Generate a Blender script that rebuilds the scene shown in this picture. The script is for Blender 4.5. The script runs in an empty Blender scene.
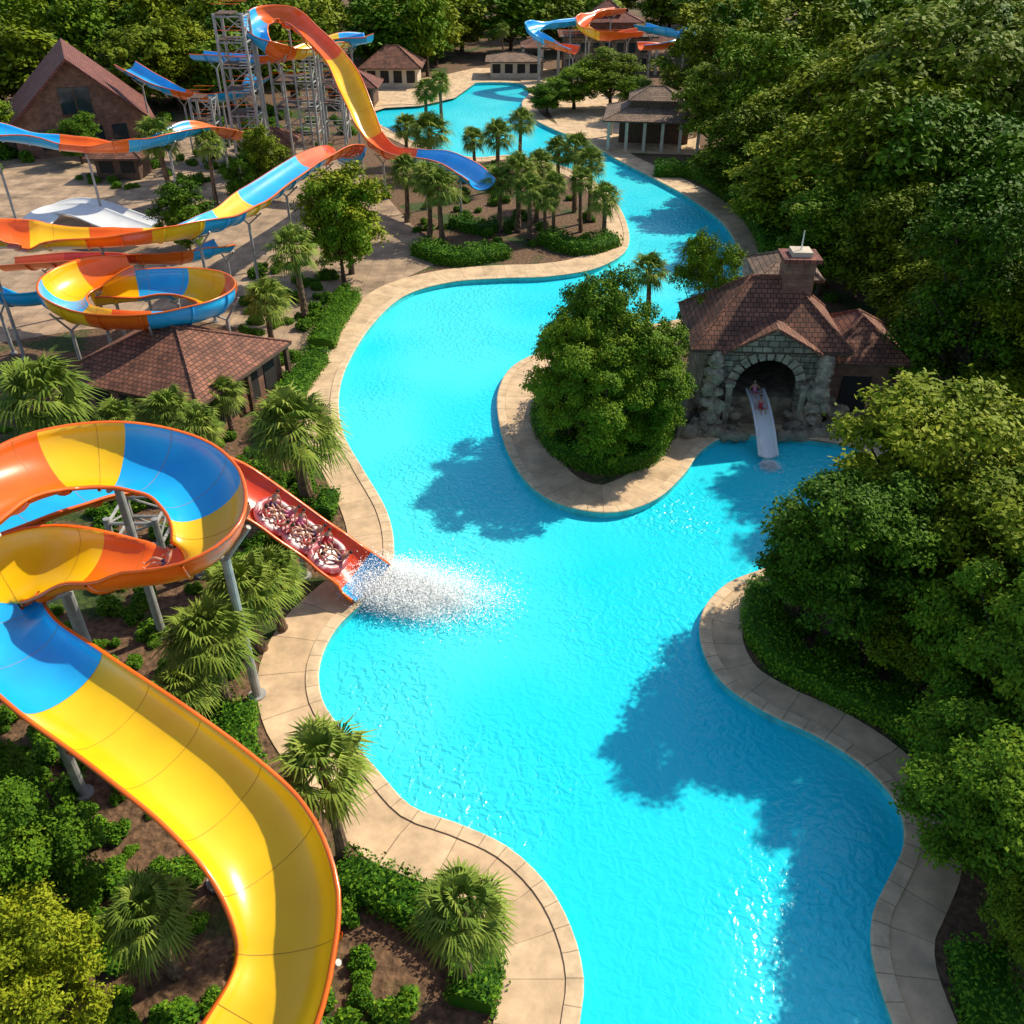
import bpy, math, random
import numpy as np
from mathutils import Vector, Matrix
from mathutils.geometry import tessellate_polygon
random.seed(4); rng = np.random.default_rng(4)
CAMH=28.0; PI=math.pi; PT=math.radians(35); F=887.0
cP,sP=math.cos(PT),math.sin(PT)
scene=bpy.context.scene
def ray(u,v):
    du=(u-512)/F; dv=(512-v)/F
    return du, cP+dv*sP, -sP+dv*cP
def G(u,v,z=0.0):
    a,b,c=ray(u,v); t=(CAMH-z)/-c
    return Vector((a*t,b*t,z))
def D(u,v,y):
    a,b,c=ray(u,v); t=y/b
    return Vector((a*t,y,CAMH+c*t))
# ---------------------------------------------------------------- materials
def newmat(name):
    m=bpy.data.materials.new(name); m.use_nodes=True
    nt=m.node_tree; b=nt.nodes['Principled BSDF']
    return m,nt,b
def L(nt,a,b): nt.links.new(a,b)
def mat(name,c1,c2=None,scale=3.0,rough=0.6,bump=0.0,bscale=None,metal=0.0,coat=0.0,detail=4,lo=0.35,hi=0.65):
    m,nt,b=newmat(name)
    b.inputs['Roughness'].default_value=rough; b.inputs['Metallic'].default_value=metal
    b.inputs['Coat Weight'].default_value=coat; b.inputs['Coat Roughness'].default_value=0.15
    tc=nt.nodes.new('ShaderNodeTexCoord')
    n=nt.nodes.new('ShaderNodeTexNoise'); n.inputs['Scale'].default_value=scale; n.inputs['Detail'].default_value=detail
    L(nt,tc.outputs['Object'],n.inputs['Vector'])
    r=nt.nodes.new('ShaderNodeValToRGB'); r.color_ramp.elements[0].position=lo; r.color_ramp.elements[1].position=hi
    c2=c2 or tuple(x*0.75 for x in c1)
    r.color_ramp.elements[0].color=(*c1,1); r.color_ramp.elements[1].color=(*c2,1)
    L(nt,n.outputs['Fac'],r.inputs['Fac']); L(nt,r.outputs['Color'],b.inputs['Base Color'])
    if bump>0:
        n2=nt.nodes.new('ShaderNodeTexNoise'); n2.inputs['Scale'].default_value=bscale or scale*4; n2.inputs['Detail'].default_value=4
        L(nt,tc.outputs['Object'],n2.inputs['Vector'])
        bp=nt.nodes.new('ShaderNodeBump'); bp.inputs['Strength'].default_value=bump; bp.inputs['Distance'].default_value=0.1
        L(nt,n2.outputs['Fac'],bp.inputs['Height']); L(nt,bp.outputs['Normal'],b.inputs['Normal'])
    return m
def brickmat(name,c1,c2,mortar,bw,bh,ms=0.02,rough=0.8,offset=0.5,bump=0.4,noise=0.5,ns=1.2):
    m,nt,b=newmat(name); b.inputs['Roughness'].default_value=rough
    uv=nt.nodes.new('ShaderNodeUVMap')
    br=nt.nodes.new('ShaderNodeTexBrick'); br.offset=offset
    br.inputs['Scale'].default_value=1.0; br.inputs['Brick Width'].default_value=bw; br.inputs['Row Height'].default_value=bh
    br.inputs['Mortar Size'].default_value=ms; br.inputs['Color1'].default_value=(*c1,1); br.inputs['Color2'].default_value=(*c2,1)
    br.inputs['Mortar'].default_value=(*mortar,1); br.inputs['Mortar Smooth'].default_value=0.3
    L(nt,uv.outputs['UV'],br.inputs['Vector'])
    tc=nt.nodes.new('ShaderNodeTexCoord')
    n=nt.nodes.new('ShaderNodeTexNoise'); n.inputs['Scale'].default_value=ns; n.inputs['Detail'].default_value=6; n.inputs['Roughness'].default_value=0.65
    L(nt,tc.outputs['Object'],n.inputs['Vector'])
    mp=nt.nodes.new('ShaderNodeMapRange'); mp.inputs['From Min'].default_value=0.3; mp.inputs['From Max'].default_value=0.7
    mp.inputs['To Min'].default_value=1-noise*0.6; mp.inputs['To Max'].default_value=1+noise*0.4
    L(nt,n.outputs['Fac'],mp.inputs['Value'])
    mx=nt.nodes.new('ShaderNodeVectorMath'); mx.operation='SCALE'
    L(nt,br.outputs['Color'],mx.inputs[0]); L(nt,mp.outputs['Result'],mx.inputs['Scale'])
    L(nt,mx.outputs['Vector'],b.inputs['Base Color'])
    bp=nt.nodes.new('ShaderNodeBump'); bp.inputs['Strength'].default_value=bump; bp.inputs['Distance'].default_value=0.04; bp.invert=True
    L(nt,br.outputs['Fac'],bp.inputs['Height']); L(nt,bp.outputs['Normal'],b.inputs['Normal'])
    return m
def leafmat(name,c1,c2,c3,objv=0.4):
    m,nt,p=newmat(name)
    at=nt.nodes.new('ShaderNodeAttribute'); at.attribute_name='rnd'
    oi=nt.nodes.new('ShaderNodeObjectInfo')
    ad=nt.nodes.new('ShaderNodeMath'); ad.operation='MULTIPLY_ADD'; ad.inputs[1].default_value=objv
    L(nt,oi.outputs['Random'],ad.inputs[0])
    m2=nt.nodes.new('ShaderNodeMath'); m2.operation='MULTIPLY'; m2.inputs[1].default_value=1-objv
    L(nt,at.outputs['Fac'],m2.inputs[0]); L(nt,m2.outputs[0],ad.inputs[2])
    r=nt.nodes.new('ShaderNodeValToRGB'); e=r.color_ramp.elements
    e[0].position=0.1; e[0].color=(*c1,1); e[1].position=0.92; e[1].color=(*c3,1)
    k=e.new(0.5); k.color=(*c2,1)
    L(nt,ad.outputs[0],r.inputs['Fac'])
    p.inputs['Roughness'].default_value=0.6; p.inputs['Specular IOR Level'].default_value=0.08
    L(nt,r.outputs['Color'],p.inputs['Base Color'])
    return m
M={}
M['leaf']=leafmat('foliage',(0.035,0.09,0.006),(0.10,0.20,0.010),(0.26,0.34,0.015))
M['leaf2']=leafmat('foliage_olive',(0.055,0.10,0.006),(0.17,0.23,0.010),(0.37,0.39,0.02))
M['hedge']=leafmat('hedge_leaves',(0.025,0.085,0.006),(0.07,0.18,0.010),(0.17,0.30,0.015),0.2)
M['palm']=leafmat('palm_leaves',(0.08,0.14,0.018),(0.19,0.27,0.035),(0.36,0.40,0.07),0.2)
M['bark']=mat('bark',(0.10,0.065,0.04),(0.05,0.035,0.025),6,0.9,0.6)
M['pbark']=mat('palm_bark',(0.26,0.16,0.09),(0.09,0.06,0.04),7,0.9,0.9,12)
M['yellow']=mat('slide_yellow',(0.97,0.62,0.010),(0.90,0.50,0.006),0.5,0.28,coat=0.4,detail=6,lo=.3,hi=.72)
M['orange']=mat('slide_orange',(0.95,0.18,0.006),(0.82,0.12,0.006),0.5,0.28,coat=0.4,detail=6,lo=.3,hi=.72)
M['red']=mat('slide_red',(0.85,0.075,0.010),(0.66,0.05,0.010),0.5,0.28,coat=0.4,detail=6)
M['blue']=mat('slide_blue',(0.012,0.5,0.95),(0.01,0.4,0.87),0.5,0.28,coat=0.4,detail=6)
M['white']=mat('white_gelcoat',(0.88,0.88,0.86),(0.78,0.79,0.78),0.7,0.35,coat=0.2)
M['steel']=mat('galvanised_steel',(0.46,0.45,0.43),(0.3,0.3,0.29),2,0.5,metal=0.15)
M['seam']=mat('slide_seam',(0.5,0.24,0.02),(0.4,0.18,0.02),2,0.6)
M['darkroof']=brickmat('roof_tiles_brown',(0.36,0.14,0.08),(0.19,0.075,0.045),(0.05,0.025,0.02),0.35,0.32,0.03,noise=0.9,ns=0.8,bump=0.8)
M['redroof']=brickmat('roof_tiles_red',(0.29,0.09,0.06),(0.17,0.055,0.04),(0.05,0.02,0.02),0.4,0.35,0.03,noise=0.8,ns=0.7,bump=0.8)
M['tanroof']=brickmat('roof_tiles_tan',(0.36,0.23,0.15),(0.24,0.15,0.10),(0.07,0.04,0.03),0.4,0.35,0.03,noise=0.8,ns=0.7,bump=0.8)
M['stone']=brickmat('stone_wall',(0.45,0.36,0.25),(0.24,0.19,0.14),(0.1,0.085,0.065),0.62,0.38,0.035,noise=1.1,ns=1.6,bump=0.9)
M['brickwall']=brickmat('brick_wall',(0.33,0.16,0.10),(0.23,0.11,0.07),(0.16,0.12,0.1),0.6,0.25,0.02,noise=0.8)
M['rock']=mat('rock',(0.42,0.32,0.21),(0.18,0.14,0.10),1.5,0.85,0.8,4)
M['rock2']=mat('arch_stone',(0.54,0.44,0.31),(0.24,0.195,0.14),2.0,0.85,0.9,6)
M['plaster']=mat('cream_plaster',(0.7,0.6,0.46),(0.55,0.46,0.35),1,0.8)
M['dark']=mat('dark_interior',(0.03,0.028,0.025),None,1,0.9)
M['glass']=mat('window_glass',(0.03,0.05,0.06),None,1,0.08)
M['wood']=mat('dark_wood',(0.15,0.08,0.045),(0.08,0.045,0.03),3,0.7)
M['coping']=brickmat('coping_stone',(0.80,0.58,0.36),(0.70,0.50,0.30),(0.40,0.28,0.17),0.9,0.6,0.022,offset=0.0,noise=0.5,ns=1.5)
M['paving']=brickmat('path_paving',(0.76,0.53,0.32),(0.67,0.46,0.27),(0.38,0.26,0.15),1.8,1.3,0.022,offset=0.0,noise=0.6,bump=0.2,ns=0.7)
M['plaza']=brickmat('plaza_paving',(0.48,0.33,0.21),(0.38,0.26,0.165),(0.2,0.14,0.1),1.6,1.6,0.02,offset=0.0,noise=1.0,bump=0.2,ns=0.4)
M['poolwall']=brickmat('pool_tiles',(0.03,0.6,0.62),(0.05,0.66,0.67),(0.2,0.6,0.62),0.3,0.15,0.012)
M['foam']=mat('water_foam',(0.95,0.96,0.96),(0.92,0.94,0.95),5,0.7)
M['skin']=mat('skin',(0.5,0.27,0.18),(0.45,0.24,0.16),4,0.5)
M['hair']=mat('hair',(0.04,0.022,0.012),None,8,0.6)
M['swim1']=mat('swimwear_red',(0.55,0.03,0.05),None,5,0.6)
M['swim2']=mat('swimwear_navy',(0.05,0.08,0.3),None,5,0.6)
M['swim3']=mat('swimwear_pink',(0.65,0.2,0.35),None,5,0.6)
M['raft']=mat('raft_vinyl',(0.66,0.52,0.5),(0.5,0.12,0.14),1.6,0.35,detail=1,lo=.46,hi=.5)
m,nt,b=newmat('ground_soil'); M['ground']=m; b.inputs['Roughness'].default_value=0.95
tc=nt.nodes.new('ShaderNodeTexCoord')
n1=nt.nodes.new('ShaderNodeTexNoise'); n1.inputs['Scale'].default_value=0.2; n1.inputs['Detail'].default_value=6
n2=nt.nodes.new('ShaderNodeTexNoise'); n2.inputs['Scale'].default_value=3.5; n2.inputs['Detail'].default_value=7
L(nt,tc.outputs['Object'],n1.inputs['Vector']); L(nt,tc.outputs['Object'],n2.inputs['Vector'])
ra=nt.nodes.new('ShaderNodeValToRGB'); ra.color_ramp.elements[0].color=(0.07,0.038,0.02,1); ra.color_ramp.elements[1].color=(0.25,0.14,0.075,1)
rb=nt.nodes.new('ShaderNodeValToRGB'); rb.color_ramp.elements[0].color=(0.02,0.04,0.006,1); rb.color_ramp.elements[1].color=(0.07,0.11,0.015,1)
for r_ in (ra,rb):
    r_.color_ramp.elements[0].position=0.3; r_.color_ramp.elements[1].position=0.7; L(nt,n2.outputs['Fac'],r_.inputs['Fac'])
rm=nt.nodes.new('ShaderNodeValToRGB'); rm.color_ramp.elements[0].position=0.54; rm.color_ramp.elements[1].position=0.6
L(nt,n1.outputs['Fac'],rm.inputs['Fac'])
mx=nt.nodes.new('ShaderNodeMixRGB')
L(nt,rm.outputs['Color'],mx.inputs[0]); L(nt,ra.outputs['Color'],mx.inputs[1]); L(nt,rb.outputs['Color'],mx.inputs[2])
L(nt,mx.outputs[0],b.inputs['Base Color'])
bp=nt.nodes.new('ShaderNodeBump'); bp.inputs['Strength'].default_value=0.9; bp.inputs['Distance'].default_value=0.15
L(nt,n2.outputs['Fac'],bp.inputs['Height']); L(nt,bp.outputs['Normal'],b.inputs['Normal'])
# water
m,nt,b=newmat('pool_water'); M['water']=m
b.inputs['Roughness'].default_value=0.16; b.inputs['IOR'].default_value=1.33
tc=nt.nodes.new('ShaderNodeTexCoord')
def noise2(scale,detail=2,vec=None):
    n=nt.nodes.new('ShaderNodeTexNoise'); n.noise_dimensions='2D'; n.inputs['Scale'].default_value=scale; n.inputs['Detail'].default_value=detail
    L(nt,vec or tc.outputs['Object'],n.inputs['Vector']); return n
n1=noise2(0.07)
r=nt.nodes.new('ShaderNodeValToRGB'); r.color_ramp.elements[0].position=0.35; r.color_ramp.elements[1].position=0.65
r.color_ramp.elements[0].color=(0.015,0.74,0.93,1); r.color_ramp.elements[1].color=(0.07,0.84,0.95,1)
L(nt,n1.outputs['Fac'],r.inputs['Fac']); L(nt,r.outputs['Color'],b.inputs['Base Color'])
nw=noise2(1.6)
wv=nt.nodes.new('ShaderNodeVectorMath'); wv.operation='MULTIPLY_ADD'; wv.inputs[1].default_value=(0.8,0.8,0.0)
L(nt,nw.outputs['Color'],wv.inputs[0]); L(nt,tc.outputs['Object'],wv.inputs[2])
vo=nt.nodes.new('ShaderNodeTexVoronoi'); vo.voronoi_dimensions='2D'; vo.feature='SMOOTH_F1'; vo.inputs['Scale'].default_value=2.9; vo.inputs['Smoothness'].default_value=0.5
L(nt,wv.outputs[0],vo.inputs['Vector'])
nf=noise2(5.0,3,wv.outputs[0])
am=nt.nodes.new('ShaderNodeMath'); am.operation='MULTIPLY_ADD'; am.inputs[1].default_value=0.45
L(nt,nf.outputs['Fac'],am.inputs[0]); L(nt,vo.outputs['Distance'],am.inputs[2])
npz=noise2(0.13,2)
mr=nt.nodes.new('ShaderNodeMapRange'); mr.inputs['From Min'].default_value=0.38; mr.inputs['From Max'].default_value=0.64; mr.inputs['To Min'].default_value=0.16; mr.inputs['To Max'].default_value=0.5
L(nt,npz.outputs['Fac'],mr.inputs['Value'])
bp=nt.nodes.new('ShaderNodeBump'); bp.inputs['Distance'].default_value=0.17
L(nt,mr.outputs['Result'],bp.inputs['Strength'])
L(nt,am.outputs[0],bp.inputs['Height']); L(nt,bp.outputs['Normal'],b.inputs['Normal'])
# ---------------------------------------------------------------- mesh helpers
def link(o,parent=None):
    scene.collection.objects.link(o)
    if parent is not None: o.parent=parent
    return o
def mk_quads(name,V,Q,mats,mi=None,rnd=None,smooth=False):
    me=bpy.data.meshes.new(name); V=np.ascontiguousarray(V,dtype=np.float32); Q=np.ascontiguousarray(Q,dtype=np.int32)
    me.vertices.add(len(V)); me.vertices.foreach_set('co',V.ravel())
    me.loops.add(Q.size); me.loops.foreach_set('vertex_index',Q.ravel())
    me.polygons.add(len(Q)); me.polygons.foreach_set('loop_start',np.arange(0,Q.size,4,dtype=np.int32))
    for m in mats: me.materials.append(m)
    if mi is not None: me.polygons.foreach_set('material_index',np.asarray(mi,dtype=np.int32))
    if rnd is not None:
        a=me.attributes.new('rnd','FLOAT','FACE'); a.data.foreach_set('value',np.asarray(rnd,dtype=np.float32))
    me.update(calc_edges=True)
    me.polygons.foreach_set('use_smooth',np.full(len(Q),smooth))
    return me
def planar_uv(me):
    uv=me.uv_layers.new(name='UVMap')
    for p in me.polygons:
        n=p.normal
        if abs(n.z)>0.98: t=Vector((1,0,0)); s=Vector((0,1,0))
        else: t=Vector((-n.y,n.x,0)).normalized(); s=n.cross(t)
        for li in p.loop_indices:
            co=me.vertices[me.loops[li].vertex_index].co
            uv.data[li].uv=(co.dot(t),co.dot(s))
class MB:
    def __init__(s): s.v=[]; s.f=[]; s.m=[]; s.mats=[]
    def mi(s,k):
        if k not in s.mats: s.mats.append(k)
        return s.mats.index(k)
    def add(s,vs,fs,k):
        o=len(s.v); i=s.mi(k); s.v+= [tuple(x) for x in vs]
        for f in fs: s.f.append([a+o for a in f]); s.m.append(i)
    def box(s,x0,x1,y0,y1,z0,z1,k):
        s.add([(x0,y0,z0),(x1,y0,z0),(x1,y1,z0),(x0,y1,z0),(x0,y0,z1),(x1,y0,z1),(x1,y1,z1),(x0,y1,z1)],
              [(0,3,2,1),(4,5,6,7),(0,1,5,4),(1,2,6,5),(2,3,7,6),(3,0,4,7)],k)
    def cyl(s,a,b,r0,r1,k,n=10):
        a=Vector(a);b=Vector(b); d=(b-a).normalized()
        t=d.orthogonal().normalized(); u=d.cross(t); vs=[]
        for c,r in((a,r0),(b,r1)):
            for i in range(n):
                w=2*PI*i/n; vs.append(c+(t*math.cos(w)+u*math.sin(w))*r)
        fs=[(i,(i+1)%n,n+(i+1)%n,n+i) for i in range(n)]+[tuple(range(n))[::-1],tuple(range(n,2*n))]
        s.add(vs,fs,k)
    def sphere(s,c,r,k,n=10,sc=(1,1,1),jit=0):
        vs=[];fs=[]; m=n//2+1
        for j in range(m+1):
            th=PI*j/m
            for i in range(n):
                ph=2*PI*i/n; q=1+random.uniform(-jit,jit)
                vs.append((c[0]+r*sc[0]*q*math.sin(th)*math.cos(ph),c[1]+r*sc[1]*q*math.sin(th)*math.sin(ph),c[2]+r*sc[2]*q*math.cos(th)))
        for j in range(m):
            for i in range(n): fs.append((j*n+i,(j+1)*n+i,(j+1)*n+(i+1)%n,j*n+(i+1)%n))
        s.add(vs,fs,k)
    def hip(s,x0,x1,y0,y1,z,h,k,fk='wood',th=0.18):
        w=x1-x0;d=y1-y0; ym=(y0+y1)/2; xm=(x0+x1)/2
        if w>=d: r=[(x0+d/2-0.01,ym,z+h),(x1-d/2+0.01,ym,z+h)]
        else: r=[(xm,y0+w/2-0.01,z+h),(xm,y1-w/2+0.01,z+h)]
        e=[(x0,y0,z),(x1,y0,z),(x1,y1,z),(x0,y1,z)]
        if w>=d: fs=[(0,1,5,4),(1,2,5),(2,3,4,5),(3,0,4)]
        else: fs=[(0,1,4),(1,2,5,4),(2,3,5),(3,0,4,5)]
        s.add(e+r,fs,k)
        s.add(e+[(a,b,c-th) for a,b,c in e],[(0,4,5,1),(1,5,6,2),(2,6,7,3),(3,7,4,0),(4,7,6,5)],fk)
        rr=[Vector(q) for q in r]; ee=[Vector(q) for q in e]
        pr=[(rr[0],rr[1])]+([(ee[0],rr[0]),(ee[3],rr[0]),(ee[1],rr[1]),(ee[2],rr[1])] if w>=d else [(ee[0],rr[0]),(ee[1],rr[0]),(ee[2],rr[1]),(ee[3],rr[1])])
        for a,b_ in pr: s.cyl(a,b_,0.1,0.1,k,6)
    def gable(s,x0,x1,y0,y1,z,h,k,gk,oh=0.5,th=0.2):
        xm=(x0+x1)/2
        s.add([(x0,y0,z),(x1,y0,z),(xm,y0,z+h),(x0,y1,z),(x1,y1,z),(xm,y1,z+h)],[(0,1,2),(4,3,5)],gk)
        sl=h/(xm-x0)
        for sg in(-1,1):
            xe=xm+sg*(xm-x0+oh); ze=z-oh*sl
            p=[(xm,y0-oh,z+h+0.02),(xe,y0-oh,ze+0.02),(xe,y1+oh,ze+0.02),(xm,y1+oh,z+h+0.02)]
            q=[(a,b,c+th) for a,b,c in p]
            s.add(p+q,[(0,1,2,3),(4,7,6,5),(0,4,5,1),(1,5,6,2),(2,6,7,3),(3,7,4,0)],k)
    def obj(s,name,parent=None,smooth=False,uv=True):
        me=bpy.data.meshes.new(name); me.from_pydata(s.v,[],s.f)
        for k in s.mats: me.materials.append(M[k])
        me.polygons.foreach_set('material_index',s.m)
        me.polygons.foreach_set('use_smooth',[smooth]*len(s.f)); me.update()
        if uv: planar_uv(me)
        return link(bpy.data.objects.new(name,me),parent)
def empty(name,loc=(0,0,0),rot=0):
    e=bpy.data.objects.new(name,None); e.empty_display_size=0.5; link(e); e.location=loc; e.rotation_euler=(0,0,rot); return e
def cr(P,closed=False,step=0.5):
    P=np.array(P,dtype=float); n=len(P); out=[];seg=[]
    for i in (range(n) if closed else range(n-1)):
        if closed: a,b,c,d=P[(i-1)%n],P[i],P[(i+1)%n],P[(i+2)%n]
        else:
            b,c=P[i],P[i+1]; a=P[i-1] if i>0 else 2*b-c; d=P[i+2] if i+2<n else 2*c-b
        k=max(2,int(np.linalg.norm((c-b)[:3])/step))
        for j in range(k):
            t=j/k; out.append(0.5*((2*b)+(-a+c)*t+(2*a-5*b+4*c-d)*t*t+(-a+3*b-3*c+d)*t**3)); seg.append(i)
    if not closed: out.append(P[-1]); seg.append(n-2)
    return np.array(out),np.array(seg)
# ---------------------------------------------------------------- pool
pool_px=[(480,83,2),(518,84,2),(530,92,2),(522,104,2),(532,118,2),(554,130,2),(587,143,3),(617,160,3),(652,178,3.2),(692,200,3.2),(724,225,3.2),(740,255,3),(742,285,2.5),
(722,308,2),(690,318,1.5),(650,326,1.5),(600,336,1.8),(555,348,2.4),(515,366,2.6),(499,392,2.8),(500,425,2.8),(512,460,2.8),(535,490,2.8),(570,508,2.8),(615,513,2.8),(655,500,2.8),(682,476,2.5),(700,452,2),
(724,438,1.5),(760,436,1.5),(805,439,1.5),(850,447,2),(876,466,2),(866,500,2),(830,532,2),(800,555,2),(765,570,1.9),(728,585,1.9),(704,612,1.9),(702,645,1.9),(722,682,1.9),(765,712,1.9),(820,738,1.9),(868,770,1.9),(899,808,1.9),(905,845,1.9),
(890,880,1.9),(874,915,1.9),(873,955,1.9),(885,1000,1.9),(905,1060,1.9),(900,1130,1.9),(740,1180,1.9),(600,1150,2.4),(572,1090,2.5),(577,1030,2.5),(582,980,2.5),(570,930,2.5),(545,885,2.5),(505,848,2.5),(455,825,2.5),(410,808,2.5),(375,770,2.5),(340,730,2.5),(321,700,2.5),
(319,665,2.6),(335,630,2.6),(362,603,2.6),(388,575,2.4),(393,545,2.3),(385,510,2.3),(362,470,2.2),(343,435,2.2),(338,400,2.3),(347,365,2.4),(372,325,2.7),(405,296,3),(450,283,3.2),(500,279,3.4),(550,277,3.4),(598,268,3.2),(627,248,2.5),(624,218,2),(606,192,2),
(578,173,2),(545,162,2),(510,156,2),(475,158,2),(438,152,2),(406,138,2),(380,125,2),(365,113,2),(380,106,2),(420,104,2),(445,95,2),(460,87,2)]
CP=[list(G(u,v))+[w] for u,v,w in pool_px]
PP,_=cr(CP,True,0.5)
Pxy=PP[:,:2]; PW=PP[:,3]
area=0.5*np.sum(Pxy[:,0]*np.roll(Pxy[:,1],-1)-np.roll(Pxy[:,0],-1)*Pxy[:,1])
tan=np.roll(Pxy,-2,0)-np.roll(Pxy,2,0); tan/=np.linalg.norm(tan,axis=1)[:,None]
NO=np.stack([tan[:,1],-tan[:,0]],1)*(1 if area>0 else -1)
arc=np.concatenate([[0],np.cumsum(np.linalg.norm(np.diff(Pxy,axis=0),axis=1))])
def strip(name,rows,mats,mi_rows,vcoord,parent=None):
    n=len(rows[0]); V=np.concatenate(rows); Q=[];mi=[];UV=[]
    for r in range(len(rows)-1):
        for i in range(n):
            j=(i+1)%n; Q.append((r*n+i,r*n+j,(r+1)*n+j,(r+1)*n+i) if area<0 else (r*n+j,r*n+i,(r+1)*n+i,(r+1)*n+j)); mi.append(mi_rows[r])
            u0=arc[i]; u1=arc[i+1] if i<n-1 else arc[i]+0.5
            if area>=0: u0,u1=u1,u0
            UV+=[(u0,vcoord[r]),(u1,vcoord[r]),(u1,vcoord[r+1]),(u0,vcoord[r+1])]
    me=mk_quads(name,V,Q,mats,mi); uv=me.uv_layers.new(name='UVMap'); uv.data.foreach_set('uv',np.array(UV,dtype=np.float32).ravel())
    return link(bpy.data.objects.new(name,me),parent)
def off(d,z): return np.column_stack([Pxy+NO*(d if np.isscalar(d) else d[:,None]),np.full(len(Pxy),z)])
strip('pool_wall',[off(0.02,0.04),off(0.0,-0.25),off(0.0,-1.0)],[M['poolwall']],[0,0],[0,0.3,1.1])
strip('pool_coping',[off(0.0,0.03),off(-0.06,0.05),off(-0.05,0.10),off(0.0,0.125),off(0.5,0.12),off(0.505,0.03)],[M['coping']],[0]*5,[0,0.05,0.1,0.15,0.55,0.59])
strip('pool_deck_pavement',[off(0.49,0.07),off(PW,0.05),off(PW+0.01,-0.02)],[M['paving']],[0,0],[0.0,1.25,1.3])
def poly(name,pts2,z,mt,holes=()):
    loops=[[Vector((p[0],p[1],0)) for p in pts2]]+[[Vector((p[0],p[1],0)) for p in h] for h in holes]
    tri=tessellate_polygon(loops); flat=[p for l in loops for p in l]
    me=bpy.data.meshes.new(name); me.from_pydata([(p.x,p.y,z) for p in flat],[],[tuple(t) for t in tri]); me.materials.append(mt); me.update()
    if len(me.polygons) and sum(p.normal.z for p in me.polygons)<0: me.flip_normals()
    planar_uv(me)
    return link(bpy.data.objects.new(name,me))
poly('pool_water',Pxy,-0.36,M['water'])
poly('ground',[(-900,-60),(900,-60),(900,1500),(-900,1500)],0.0,M['ground'],[Pxy])
def pxpoly(pts): return [tuple(G(u,v)[:2]) for u,v in pts]
plaza=pxpoly([(-250,200),(40,150),(150,140),(230,135),(330,150),(385,195),(418,232),(440,262),(395,283),(350,318),(318,372),(285,372),(250,330),(200,322),(80,330),(-100,360),(-300,330)])
poly('slide_plaza_pavement',plaza,0.02,M['plaza'])
poly('far_promenade_pavement',pxpoly([(330,98),(380,84),(440,76),(475,68),(540,68),(620,85),(640,140),(610,150),(560,128),(540,100),(520,80),(480,80),(455,98),(420,106),(385,108),(350,120)]),0.024,M['paving'])
poly('stone_terrace_pavement',pxpoly([(672,420),(700,395),(870,400),(895,430),(880,465),(850,446),(760,435),(720,437),(700,450)]),0.028,M['plaza'])
def dpool(x,y): return float(np.min(np.hypot(Pxy[:,0]-x,Pxy[:,1]-y)))
def inpoly(x,y,P):
    P=np.asarray(P); x0,y0=P[:,0],P[:,1]; x1,y1=np.roll(x0,-1),np.roll(y0,-1)
    c=((y0>y)!=(y1>y))&(x<(x1-x0)*(y-y0)/(y1-y0+1e-12)+x0)
    return bool(np.sum(c)%2)
# ---------------------------------------------------------------- foliage
def unit(a): return a/np.maximum(np.linalg.norm(a,axis=1),1e-6)[:,None]
def leafq(C,N,s,asp=0.5):
    n=len(C); R=rng.normal(size=(n,3)); T=unit(np.cross(N,R)); B=np.cross(N,T); s=np.asarray(s).reshape(-1,1)*np.ones((n,1))
    V=np.stack([C-T*s,C+B*s*asp,C+T*s,C-B*s*asp],1).reshape(-1,3)
    return V,np.arange(n*4).reshape(-1,4)
def tubeq(pts,rad,n=8):
    V=[];Q=[]
    for i,p in enumerate(pts):
        p=np.array(p,float); a=np.array(pts[max(i-1,0)],float);b_=np.array(pts[min(i+1,len(pts)-1)],float)
        d=(b_-a)/max(np.linalg.norm(b_-a),1e-6); t=np.cross(d,[0.3,1,0.1]); t/=np.linalg.norm(t); u=np.cross(d,t)
        for k in range(n):
            w=2*PI*k/n; V.append(p+(t*math.cos(w)+u*math.sin(w))*rad[i])
    for i in range(len(pts)-1):
        for k in range(n): Q.append((i*n+k,i*n+(k+1)%n,(i+1)*n+(k+1)%n,(i+1)*n+k))
    return np.array(V),np.array(Q)
class QB:
    def __init__(s): s.V=[];s.Q=[];s.m=[];s.r=[];s.n=0
    def add(s,V,Q,m,r=None):
        s.V.append(V); s.Q.append(Q+s.n); s.n+=len(V); s.m.append(np.full(len(Q),m)); s.r.append(np.zeros(len(Q)) if r is None else r)
    def mesh(s,name,mats,smooth=False): return mk_quads(name,np.concatenate(s.V),np.concatenate(s.Q),mats,np.concatenate(s.m),np.concatenate(s.r),smooth)
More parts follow.
